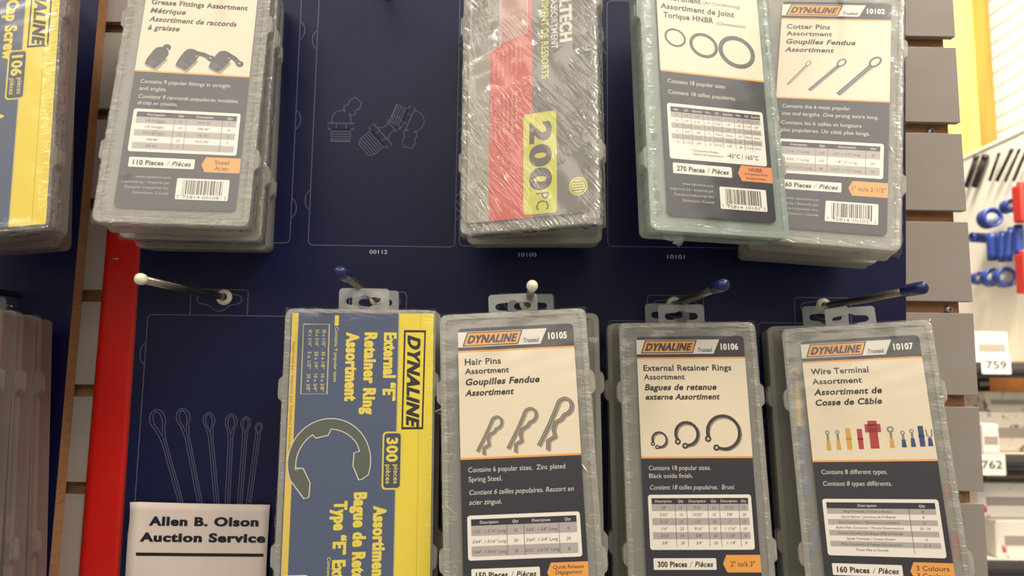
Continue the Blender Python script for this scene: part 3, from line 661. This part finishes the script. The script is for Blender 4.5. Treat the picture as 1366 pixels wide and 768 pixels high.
# --- yellow boxes with sideways lettering
def side_label(root, lines, badge, clip, barc=True, titlex=(21.5, 6.5, -7.5)):
    base = (74, 88, 118)
    c = G().prism(sc2(rr(-W2+4.6, W2-1.6, -H2+3, H2-3, 2), U), (Y0-.15)*U, (Y0+.2)*U).build('label', ink(base), root); y = Y0-.2
    I = Ink(U); I.rect(29.5, 55.8, -H2+3, H2-3, YELLOW, 0).rect(-52.2, -47.4, -H2+8, H2-3.5, (226, 196, 84), 0).rect(28.6, 29.5, -H2+3, H2-3, (190, 180, 120), 0).rect(45.4, 45.8, -H2+3, H2-3, (200, 176, 44), 1); I.build('colour_bands', c, y)
    I = Ink(U); I.poly([(33, 106), (50, 106), (49, 30), (32.4, 30)], NAVY, 1); I.poly([(34.4, 104.2), (48.7, 104.2), (47.7, 31.8), (33.7, 31.8)], YELLOW, 2)
    I.text('DYNALINE', 36.4, 102, 9.6, NAVY, 3, width=68, bold=.08, shear=.3, rot=-90); I.build('logo_print', c, y)
    I = Ink(U)
    for t, x, z, h, wd in lines: I.text(t, x, z, h, (236, 214, 84), 1, width=wd, bold=.085, rot=-90)
    I.build('title_print', c, y)
    I = Ink(U); I.poly(rr(18.5, 33.5, -14.5, 28.5, 3), (226, 206, 90), 2); I.poly(rr(19.8, 32.2, -13.2, 27.2, 2.4), (60, 70, 96), 3)
    I.text(badge, 22, 24, 8.2, (236, 214, 84), 4, width=18, bold=.05, rot=-90).text('pieces', 27.4, 4, 3.8, (236, 214, 84), 4, width=14, bold=.02, rot=-90).text('pièces', 21.6, 4, 3.8, (236, 214, 84), 4, width=14, bold=.02, rot=-90); I.build('badge_print', c, y)
    I = Ink(U); I.stroke([(-43.4, 101), (-43.4, 110), (-24, 110), (-24, 57), (-43.4, 57)], .6, (206, 196, 130), 1, True)
    for i, row in enumerate((('30 x 1/16"', '30 x 1/8"', '10 x 3/8"'), ('50 x 5/16"', '20 x 1/4"', '10 x 3/4"'), ('40 x 3/16"', '5 x 1/2"', '20 x 3/8"'))):
        for j, t in enumerate(row): I.text(t, -29-i*5.2, 106-j*17, 2.7, (220, 208, 130), 1, width=13, bold=.02, rot=-90)
    I.text('Contains 9 popular sizes', -19.5, 108, 2.6, (226, 206, 110), 1, width=42, bold=.01, rot=-90); I.rect(-20, -17, 109, 117, YELLOW, 1)
    I.text('Contient 9 tailles populaires', -19.5, -62, 2.6, (226, 206, 110), 1, width=46, bold=.01, rot=-90)
    I.text('Imported by / Importé par Dynaline Industries Inc.', -51, 96, 2.2, (120, 104, 50), 1, width=88, rot=-90); I.build('size_print', c, y)
    if clip:
        I = Ink(U); cx, cz = -20.5, 6.5; cl = (88, 94, 86); e = (214, 212, 196)
        Po = arc(cx, cz, 30.5, 32, -40, 205, 40)
        inn = arc(cx, cz-2, 24.5, 26, 196, 122, 10)+[(cx-10.5, cz+17.5), (cx-1.5, cz+19.5), (cx+.5, cz+24.2)]+arc(cx, cz-2, 24.5, 26, 82, 34, 8)+[(cx+22, cz+7.5), (cx+18, cz+6.5), (cx+17.5, cz-3), (cx+22, cz-13.5)]
        P = arc(cx, cz, 30.5, 32, -18, 205, 40)+[(cx-17.5, cz-26.5), (cx-14, cz-25.5), (cx-13.5, cz-15), (cx-19, cz-4.5), (cx-25, cz-4.5)]+inn[1:]+[(cx+24.5, cz-13)]
        I.poly(P, cl, 2); I.stroke(P, .7, e, 3, True); I.build('picture_print', c, y)
    if barc:
        I = Ink(U); I.poly(rr(-50, -33, -118, -74, 1.5), WHITE, 2); z = -79; rb = random.Random(3)
        while z > -114: b = rb.choice((.4, .4, .8, 1.1)); I.rect(-47+6.5, -36, z-b, z, BLACK, 3); z -= b+rb.choice((.4, .6, .9))
        I.text('7 75814', -47.6, -79, 2.8, BLACK, 3, rot=-90); I.build('barcode_print', c, y)
    return c
P_re = [-0.1125, -0.0979, -0.352, -0.0401, -0.0107, 0.0971]
r = case('assortment_case', 'yellow and blue clip ring case with sideways lettering, right of the auction card', P_re, film_mat=FILM_L, seed=15, amp=.10, edge=1.0, ndiv=5)
side_label(r, [('External “E”', 18.2, 104, 9.4, 52), ('Retainer Ring', 3.4, 104, 9.4, 62), ('Assortment', -10.5, 104, 9.4, 52), ('Assortiment', 13.4, -26, 9.4, 54), ('Bague de Retenue', -1.2, -16, 9.4, 78), ('Type “E” Extérieur', -15.5, -22, 9.4, 82)], '300', True)
case('assortment_case', 'clear case hidden behind the yellow and blue clip ring case', behind(P_re, .040, .000, .002, .3, .3), wrap=False)
P_cs = [-0.3743, -0.1100, -0.0969, -0.1395, -0.1089, 0.0103]
r = case('assortment_case', 'yellow cap screw case with sideways lettering, cut by the top left corner', P_cs, film_mat=FILM_H, seed=18, amp=.2, edge=1.5, inner=TBG)
side_label(r, [('Socket-Cap Screw', 14.5, 58+55, 9.4, 92), ('Assortment', -1.5, 80, 9.4, 52), ('Assortiment de vis', 9.5, -24, 9.4, 84)], '106', False, False)
case('assortment_case', 'dark maroon filled case behind the yellow cap screw case', behind(P_cs, .034, -.020, -.002, .35, 1, .8), wrap=False, inner=TB)

# --- bottom row
P_ha = [-0.0053, -0.1058, -0.3506, -0.1472, -0.0591, -0.0553]
r = case('assortment_case', 'hair pins case with three bent pins pictured, bottom middle', P_ha, film_mat=FILM_L, seed=21, amp=.10, edge=1.0)
dyna_label(r, '10105', T4('Hair Pins', 'Assortment', 'Goupilles Fendue', 'Assortiment', 28, 34, 57, 37),
  [('Contains 6 popular sizes.  Zinc plated', .8, 72, 0), ('Spring Steel.', -6, 25, 0), ('Contient 6 tailles populaires. Ressort en', -15.4, 77, .2), ('acier zingué.', -22.4, 24, .2)],
  (-30, -61, [0, .34, .5, .83], ['Description', 'Qty', 'Description', 'Qty'], [['3/32", 1-3/16" Long', '42', '3/64", 1-5/8" Long', '15'], ['5/64", 1-5/16" Long', '30', '3/64", 1-3/4" Long', '20'], ['5/64", 1-9/16" Long', '25', '5/32", 2-5/16" Long', '8']], 0),
  '150 Pieces', [('Quick Release', 2.6, 22), ('Dégagement', 2.6, 19), ('rapide', 2.6, 10)], '75814 10105', il_hair)
add_tuft(r, [(.041, .004, .1075, .0022, 5), (.0505, .010, .088, .003, 6), (-.045, .006, .1065, .0016, 7)])
r = case('assortment_case', 'clear case behind the hair pins case, its hang tab showing to the right', behind(P_ha, .048, .010, .0005, .3, 1, .3), wrap=False)
P_ri = [0.1215, -0.0629, -0.3545, -0.1092, -0.0195, -0.0353]
r = case('assortment_case', 'black retainer rings case with three open rings pictured, bottom right of middle', P_ri, film_mat=FILM_L, seed=24, amp=.10, edge=1.0, latch_side=-1)
dyna_label(r, '10106', [('External Retainer Rings', 81.2, 5, 73, .045, 0, -38.4), ('Assortment', 74, 4.5, 34, .045, 0, -38.4), ('Bagues de retenue', 65.2, 5, 59, .055, .22, -38), ('externe Assortiment', 57.4, 4.7, 61, .055, .22, -38)],
  [('Contains 18 popular sizes.', .8, 50, 0), ('Black oxide finish.', -5.4, 35, 0), ('Contient 18 tailles populaires.  Bruni.', -14.4, 68, .2)],
  (-18.5, -60.5, [0, .24, .36, .58, .7, .9], ['Description', 'Qty', 'Description', 'Qty', 'Description', 'Qty'][:6], [['1/8"', '10', '7/16"', '15', '13/16"', '15'], ['5/32"', '10', '15/32"', '15', '7/8"', '20'], ['3/16"', '15', '1/2"', '25', '1"', '15'], ['1/4"', '25', '9/16"', '15', '1 1/16"', '10'], ['5/16"', '15', '5/8"', '20', '1 1/8"', '10'], ['3/8"', '20', '3/4"', '20', '1 1/4"', '8']], 0),
  '300 Pieces', [('2" to/à 3"', 4, 19)], '75814 10106', il_rings)
case('assortment_case', 'clear case behind the black retainer rings case, showing at its left edge', behind(P_ri, .030, -.0055, .0005, .2, .3), wrap=False, latch_side=-1)
P_wi = [0.242, -0.0768, -0.354, -0.1558, -0.0585, -0.3377]
r = case('assortment_case', 'wire terminal case with coloured terminals pictured, lowest at the right', P_wi, film_mat=FILM_L, seed=27, amp=.10, edge=1.0, ndiv=5)
dyna_label(r, '10107', [('Wire Terminal', 81.2, 5, 44, .045, 0, -37.6), ('Assortment', 73, 4.7, 38, .045, 0, -37.4), ('Assortiment de', 64, 5, 51, .055, .2, -37), ('Cosse de Câble', 55.4, 5, 50, .055, .2, -37)],
  [('Contains 8 different types.', .5, 48, 0), ('Contient 8 types différents.', -8.5, 50, .15)],
  (-18.6, -61, [0, .76], ['Description', 'Qty'], [['Ring Terminals / Cosses à Anneau', '25'], ['Quick Splices / Jonctions de Fil Rapide', '8'], ['Butt Connectors / Manchons Connecteurs', '15'], ['Bullet Male Connector / Female Disconnectors', '20 / 20'], ['Cosses à Douille Cylindrique Mâle et Femelle', ''], ['Spade Terminals / Cosses Ouvert', '10'], ['Male Connectors & Female Disconnectors', '5 / 5'], ['Prises Mâle et Femelle', '']], 0),
  '160 Pieces', [('3 Colours', 3.6, 22), ('3 Couleurs', 3.6, 23)], '75814 10107', il_wire)
WIRE = r
case('assortment_case', 'clear case behind the wire terminal case', behind(P_wi, .040, -.0005, .0, .25, .3, .5), wrap=False)
P_rd = [-0.3850, -0.1120, -0.3560, -0.1000, -0.0900, 0.0103]
for i, (dy, dx, mt, lab) in enumerate(((0, -.013, TB, 'dark red filled case, nearest of three in the lower left stack'), (.028, -.0155, TB, 'maroon filled case in the middle of the lower left stack'), (.056, -.0185, TBG, 'dark grey case nearest the board in the lower left stack'))):
    case('assortment_case', lab, behind(P_rd, dy, dx, -.0015*i, 1-.4*i, 1, 1-.1*i), film_mat=FILM_L, seed=60+i, wrap=(i == 0), inner=mt)

# ------------------------------------------------------------ pieces inside the clear cases
def world(pose, x, y, z):
    from mathutils import Euler
    return Vector(pose[:3])+Euler(pose[3:]).to_matrix() @ Vector((x*U, y*U, z*U))
YP = pm('yellow_vinyl', (240, 196, 66), .4); BP = pm('blue_vinyl_light', (62, 92, 168), .4); RP = pm('red_vinyl', (206, 62, 74), .4)
def terminal(pose, x, z, rot, m, L, label, y=5.5):
    p = world(pose, x, y, z); t = thing('wire_connector', label, 'connector', p, (pose[3], rot, pose[5]), 'wire connectors inside the terminal case')
    G().tube([(0, 0, -L/2), (0, 0, -L*.45), (0, 0, L*.2), (0, 0, L/2)], 1, 14, rad=[.0030, .0034, .0034, .0028]).build('sleeve', m, t, True)
    G().tube([(0, 0, L*.48), (0, 0, L*.7)], .0014, 8).build('barrel', steel, t, True)
terminal(P_wi, -50.2, 55, 0, YP, .028, 'yellow connector upright in the upper left compartment of the wire terminal case')
terminal(P_wi, -50.0, 22, .06, BP, .024, 'blue connector in the left margin under the yellow connector')
terminal(P_wi, -49.5, -6, -.1, BP, .022, 'blue connector halfway down the left margin of the wire terminal case')
terminal(P_wi, -49, -52, .25, BP, .022, 'blue connector lowest in the left margin of the wire terminal case')
for i, (x, z, l) in enumerate(((51, -12, 'upper of the red connectors at the right margin of the terminal case'), (51.5, -48, 'middle red connector at the right margin of the terminal case'), (51, -57, 'lowest red connector at the right margin of the terminal case'))):
    terminal(P_wi, x, z, .3, RP, .009, l, 6)
p = world(P_wi, -50.3, 4.5, 84); t = thing('crimp_ring', 'yellow crimp ring end seen round in the top left corner of the terminal case', 'connector', p, tuple(P_wi[3:]))
def torus(R_, r_, n=20, m=8):
    vs = []; fs = []
    for i in range(n):
        a = 2*math.pi*i/n
        for j in range(m):
            b = 2*math.pi*j/m; vs.append(((R_+r_*math.cos(b))*math.cos(a), r_*math.sin(b), (R_+r_*math.cos(b))*math.sin(a)))
    for i in range(n):
        for j in range(m): fs.append((i*m+j, i*m+(j+1) % m, ((i+1) % n)*m+(j+1) % m, ((i+1) % n)*m+j))
    return vs, fs
G().add(*torus(.0030, .0013)).build('collar', YP, t, True); G().add(*torus(.0016, .0006)).build('bore', pm('bore', (150, 110, 40), .5), t, True)
ORD = ('first', 'second', 'third', 'fourth', 'fifth', 'sixth', 'seventh', 'eighth', 'ninth')
zinc = pm('zinc_pin', (190, 188, 178), .22, .85)
def pin(pose, x, z, rot, s, label, group):
    p = world(pose, x, 3.6, z)
    P = arc(0, 0, 2.6*s, 3.2*s, 230, -50, 14); P = [(P[0][0]+.6*s, -13*s)]+P+[(.9*s, -5*s), (2.4*s, -8*s), (.8*s, -11*s)]
    o = G().tube([(a*U*1.4, 0, b*U*1.4) for a, b in P], .0007, 6).build('hair_pin' if group[0] == 'h' else 'cotter_pin', zinc, None, True)
    o.location = p; o.rotation_euler = (pose[3], rot, pose[5]); tag(o, label, 'pin', group)
for i, (x, z, a) in enumerate(((51.5, 10, .3), (51.3, -8, 2.6), (51.5, -30, .8), (51.2, -45, 2.2), (51.8, -74, 1.3), (51.2, -88, .2))):
    pin(P_ha, x, z, a, .8, 'bent wire pin %s from the top in the right margin of the hair pins case' % ORD[i], 'hair pins loose at the right margin')
for i, (x, z, a) in enumerate(((-50.3, 12, .3), (-50, -30, 2.4), (-50.4, -68, .6), (-50.2, 50, 1.2))):
    pin(P_ha, x, z, a, .7, 'bent wire pin in the left margin of the hair pins case, %s' % ('second from the top', 'third from the top', 'lowest', 'highest')[i], 'hair pins loose at the left margin')
Pc = [0.2224, -0.0740, -0.0912, -0.2132, 0.1164, -0.2280]
for i, (x, z, a) in enumerate(((52, 88, .5), (51.6, 82, 2.2), (52, 40, 1.3), (51.8, 2, .4), (52, -32, 1.0), (51.6, -40, 2.8), (52, -66, .2), (51.5, -76, 1.9), (51.6, -105, 1.3))):
    pin(Pc, x, z, a, .62, 'curled wire pin %s from the top in the right margin of the cotter pins case' % ORD[i], 'cotter pins loose at the right margin')
for i, (x, z, R_) in enumerate(((53, 104, 3.2), (52, 44, 2.2), (52.5, 30, 3))):
    o = G().add(*torus(R_*U, .0006)).build('fitting_end', zinc, None, True); o.location = world(P_gr, x-.8, 6, z); o.rotation_euler = tuple(P_gr[3:])
    tag(o, '%s round fitting end in the right margin of the grease fittings case' % ('highest', 'middle', 'lowest')[i], 'fitting', 'fitting ends at the right margin')

# ------------------------------------------------------------ beyond the slat wall: post, white side wall, shelves
CAMP = Vector(cam.location)
wood_y = pm('pale_wood', (236, 186, 92), .45, noise=((206, 146, 62), 5, (3, 3, .25), .45, .75)); wood_o = pm('orange_wood', (200, 112, 40), .45, noise=((160, 80, 24), 7, (3, 3, .3), .4, .7))
post = thing('wooden_post', 'tall varnished yellow wooden post beyond the right end of the slat wall', 'post', (1.463, 1.6, -1.2))
G().box(-.30, .0, 0, .06, 0, 3).build('front_board', wood_y, post, bevel=.003); G().box(.0, .062, .012, .06, 0, 3).build('side_board', wood_o, post, bevel=.003)
# white slatted side wall running towards the camera
side = bpy.data.objects.new('wall_right', None); COL.objects.link(side); side['kind'] = 'structure'
sw = pm('white_laminate', (244, 240, 232), .5); bk = pm('groove_brown', (170, 128, 84), .7)
SX = 1.552; o0 = None
for k in range(26):
    z = .35+k*.049
    if o0 is None: o0 = G().box(0, .012, -.75, 0, 0, .0425).build('slat', sw, side); o = o0
    else: o = link('slat', o0.data, None, side)
    o.location = (SX, 1.66, z)
G().box(SX+.0122, SX+.03, .91, 1.66, -1.2, 1.9).build('backing_board', bk, side)
# white display board with blue fittings
def at(px, py, Y):
    from mathutils import Euler
    M = Euler(cam.rotation_euler).to_matrix(); d = M @ Vector(((px-683)/978.19, -(py-384)/978.19, -1)); t = (Y-CAMP.y)/d.y; return CAMP+d*t

def atx(px, py, X):
    from mathutils import Euler
    M = Euler(cam.rotation_euler).to_matrix(); d = M @ Vector(((px-683)/978.19, -(py-384)/978.19, -1)); return CAMP+d*((X-CAMP.x)/d.x)
wp = pm('white_board', (240, 236, 226), .4)
bd = thing('sample_board', 'white sample board with blue fittings and black rods beyond the slat wall', 'sample board', (1.20, 1.36, -.245))
G().box(0, .012, -.62, 0, 0, .545).build('panel', wp, bd, bevel=.002)
G().box(-.003, 0, -.62, 0, .537, .545).build('edge_strip', wp, bd)
blk = pm('black_rubber', (34, 32, 34), .5); bl2 = pm('blue_pipe', (38, 62, 140), .35); bl3 = pm('grey_bore', (150, 156, 170), .5); rd2 = pm('red_part', (196, 52, 44), .45)
for i, (a, b, r_) in enumerate((((1303, 208), (1289, 249), .0062), ((1315, 207), (1300, 249), .0078), ((1333, 204), (1320, 241), .0036), ((1350, 199), (1330, 241), .0042), ((1360, 199), (1341, 242), .0030), ((1371, 196), (1352, 241), .0034))):
    p, q = atx(*a, 1.188), atx(*b, 1.188); t = thing('rubber_rod', ('thick black rod at the left end of the white sample board', 'thickest black rod, second from the left on the sample board', 'first of the thin black rods on the sample board', 'middle thin black rod on the sample board', 'thinnest black rod near the frame edge on the sample board', 'black rod cut by the right frame edge')[i], 'rod', q, group='black rods on the sample board')
    L = p-q; G().tube([(0, 0, 0), L*.5, L], r_, 10).build('rod', blk, t, True); G().tube([L*.9, L*1.01], r_*1.15, 10).build('ferrule', blk, t, True)
def sleeve(px, py, r_, h, tilt, label, axis='z'):
    p = atx(px, py, 1.165); t = thing('pipe_coupling', label, 'pipe fitting', p, (0, tilt, 0), 'blue pipe fittings on the sample board')
    n = 22; vs = []; fs = []
    prof = [(r_*.78, -h/2), (r_, -h/2), (r_*1.02, -h*.3), (r_, 0), (r_*1.02, h*.3), (r_, h/2), (r_*.78, h/2), (r_*.76, 0)]
    m = len(prof)
    for i in range(n):
        a = 2*math.pi*i/n
        for rr_, z in prof:
            c, s_ = rr_*math.cos(a), rr_*math.sin(a)
            vs.append((c, s_, z) if axis == 'z' else ((c, z, s_) if axis == 'y' else (z, c, s_)))
    for i in range(n):
        for j in range(m): fs.append((i*m+j, i*m+(j+1) % m, ((i+1) % n)*m+(j+1) % m, ((i+1) % n)*m+j))
    G().add(vs, fs).build('body', bl2, t, True)
    k = r_*.74; o = G().tube([(0, 0, -h*.3), (0, 0, h*.3)] if axis == 'z' else ([(0, -h*.3, 0), (0, h*.3, 0)] if axis == 'y' else [(-h*.3, 0, 0), (h*.3, 0, 0)]), k, 16).build('liner', bl3, t, True)
for a in ((1346, 275, .016, .026, .5, 'small tilted blue cap highest of the blue fittings', 'y'), (1320, 291, .024, .03, .2, 'round blue coupling seen end on, upper left of the blue fittings', 'y'), (1306, 317, .0125, .04, .05, 'short blue coupling lying level at the left of the blue fittings', 'x'),
          (1324, 329, .0125, .066, .0, 'wide upright blue sleeve in the middle of the blue fittings', 'z'), (1337, 329, .0085, .072, .1, 'narrow upright blue sleeve right of the wide one', 'z'), (1347, 326, .0085, .08, .16, 'tall narrow leaning blue sleeve', 'z'), (1359, 321, .0095, .074, .05, 'upright blue sleeve nearest the right frame edge', 'z'),
          (1305, 371, .016, .02, 0, 'blue ring lowest at the left of the blue fittings', 'y'), (1322, 370, .022, .022, 0, 'large blue ring in the bottom row of the fittings', 'y'), (1340, 370, .024, .022, 0, 'largest blue ring, lowest at the right of the fittings', 'y')):
    sleeve(*a)
for px, py, h, lab in ((1364, 272, .085, 'red moulded part beside the blue fittings at the right frame edge'), (1368, 365, .09, 'tall red part low on the sample board at the right frame edge')):
    p = atx(px, py, 1.165); t = thing('red_fitting', lab, 'pipe fitting', p); G().box(-.014, .014, -.014, .014, -h/2, h/2).build('body', rd2, t, bevel=.003); G().tube([(0, 0, h/2), (0, 0, h/2+.008)], .009, 12).build('spout', rd2, t, True)
# shelves
rail = pm('shelf_steel', (92, 90, 90), .4, .3); shw = pm('shelf_white', (214, 206, 190), .5)
spk = pm('speckled_pack', (228, 220, 206), .5, noise=((120, 112, 104), 46, (1, 1, 1), .56, .66)); spr = pm('red_marked_pack', (240, 234, 224), .5, noise=((206, 80, 84), 34, (1, 1, 1), .62, .68)); spd = pm('dark_pack', (110, 100, 92), .5, noise=((70, 60, 54), 30, (1, 1, 1), .5, .6))
for z, lab in ((-.262, 'grey shelf under the white sample board, carrying the upper price tag'), (-.458, 'grey shelf with the lower price tag'), (-.678, 'lowest grey shelf at the bottom right')):
    t = thing('metal_shelf', lab, 'shelf', (1.0, 1.0, z)); G().box(-.05, .55, .0, .36, -.004, .010).build('deck', shw, t); G().box(-.05, .55, -.008, 0, -.022, .012).build('front_rail', rail, t, bevel=.002); G().box(-.05, .55, -.016, -.008, -.012, -.002).build('tag_channel', pm('dark_channel', (58, 56, 56), .35), t, bevel=.001)
G().box(.90, 1.60, 1.44, 1.46, -1.2, -.26).build('back_panel', pm('brown_panel', (150, 98, 56), .5, noise=((120, 72, 38), 6, (3, 3, .3), .4, .7)), None); bpn = bpy.data.objects['back_panel']; tag(bpn, 'orange brown wooden panel behind the shelves at the right', 'panel')
G().box(.0, .012, .0, .40, -.95, -.25).build('side_panel', rail, None); 
sp_ = bpy.data.objects['side_panel']; sp_.location = (1.56, 1.0, 0); tag(sp_, 'grey metal side upright holding the shelves at the far right', 'shelf upright')
def carton(name, x0, x1, z0, z1, y, d, m, label, cat='carton'):
    t = thing(name, label, cat, ((x0+x1)/2, y, z0)); w_ = (x1-x0)/2; h = z1-z0
    G().box(-w_, w_, 0, d, 0, h).build('body', m, t, bevel=.003); G().box(-w_*.8, w_*.8, -.0008, .0, h*.35, h*.6).build('label', ink((168, 158, 150)), t); return t
carton('plastic_bag', 1.036, 1.112, -.2498, -.182, 1.03, .05, spr, 'small clear bag with red marks on the upper shelf under the sample board', 'bag')
carton('parts_carton', 1.055, 1.17, -.4478, -.36, 1.06, .1, spk, 'white carton speckled grey on the shelf between the two price tags')
carton('parts_carton', 1.085, 1.2, -.360, -.315, 1.08, .1, spk, 'speckled carton stacked on the one between the two price tags')
carton('tool_case', 1.085, 1.112, -.3145, -.268-.012, 1.10, .05, blk, 'narrow black case standing on the speckled carton', 'case')
carton('parts_carton', 1.018, 1.054, -.4478, -.383, .995, .05, spr, 'small white carton with red marks just above the lower price tag')
carton('parts_carton', 1.05, 1.24, -.668, -.590, 1.02, .2, spr, 'lower white carton with red marks on the bottom shelf')
carton('parts_carton', 1.035, 1.22, -.589, -.515, 1.05, .2, spr, 'upper white carton with red marks resting on another carton')
carton('parts_carton', 1.055, 1.20, -.514, -.480-.012, 1.07, .2, spd, 'flat dark carton under the shelf with the lower price tag')
for (p0, p1, txt, lab) in (((1308, 474), (1349, 499), '759', 'white price tag with the number 759 on the upper shelf edge'), ((1304, 605), (1342, 634), '762', 'white price tag with the number 762 on the lower shelf edge')):
    a, b = at(*p0, .98), at(*p1, .98); cx, cz = (a.x+b.x)/2, (a.z+b.z)/2; W = abs(b.x-a.x)/2; H = abs(a.z-b.z)/2
    t = thing('price_tag', lab, 'price tag', (cx, .98, cz)); G().prism(rr(-W, W, -H, H, .003), -.001, 0).build('card', ink((244, 240, 234)), t)
    Ink(.001).text(txt, 0, -8, 17, (60, 58, 62), 1, width=44, bold=.02, align='c').build('number', t, -1.2)
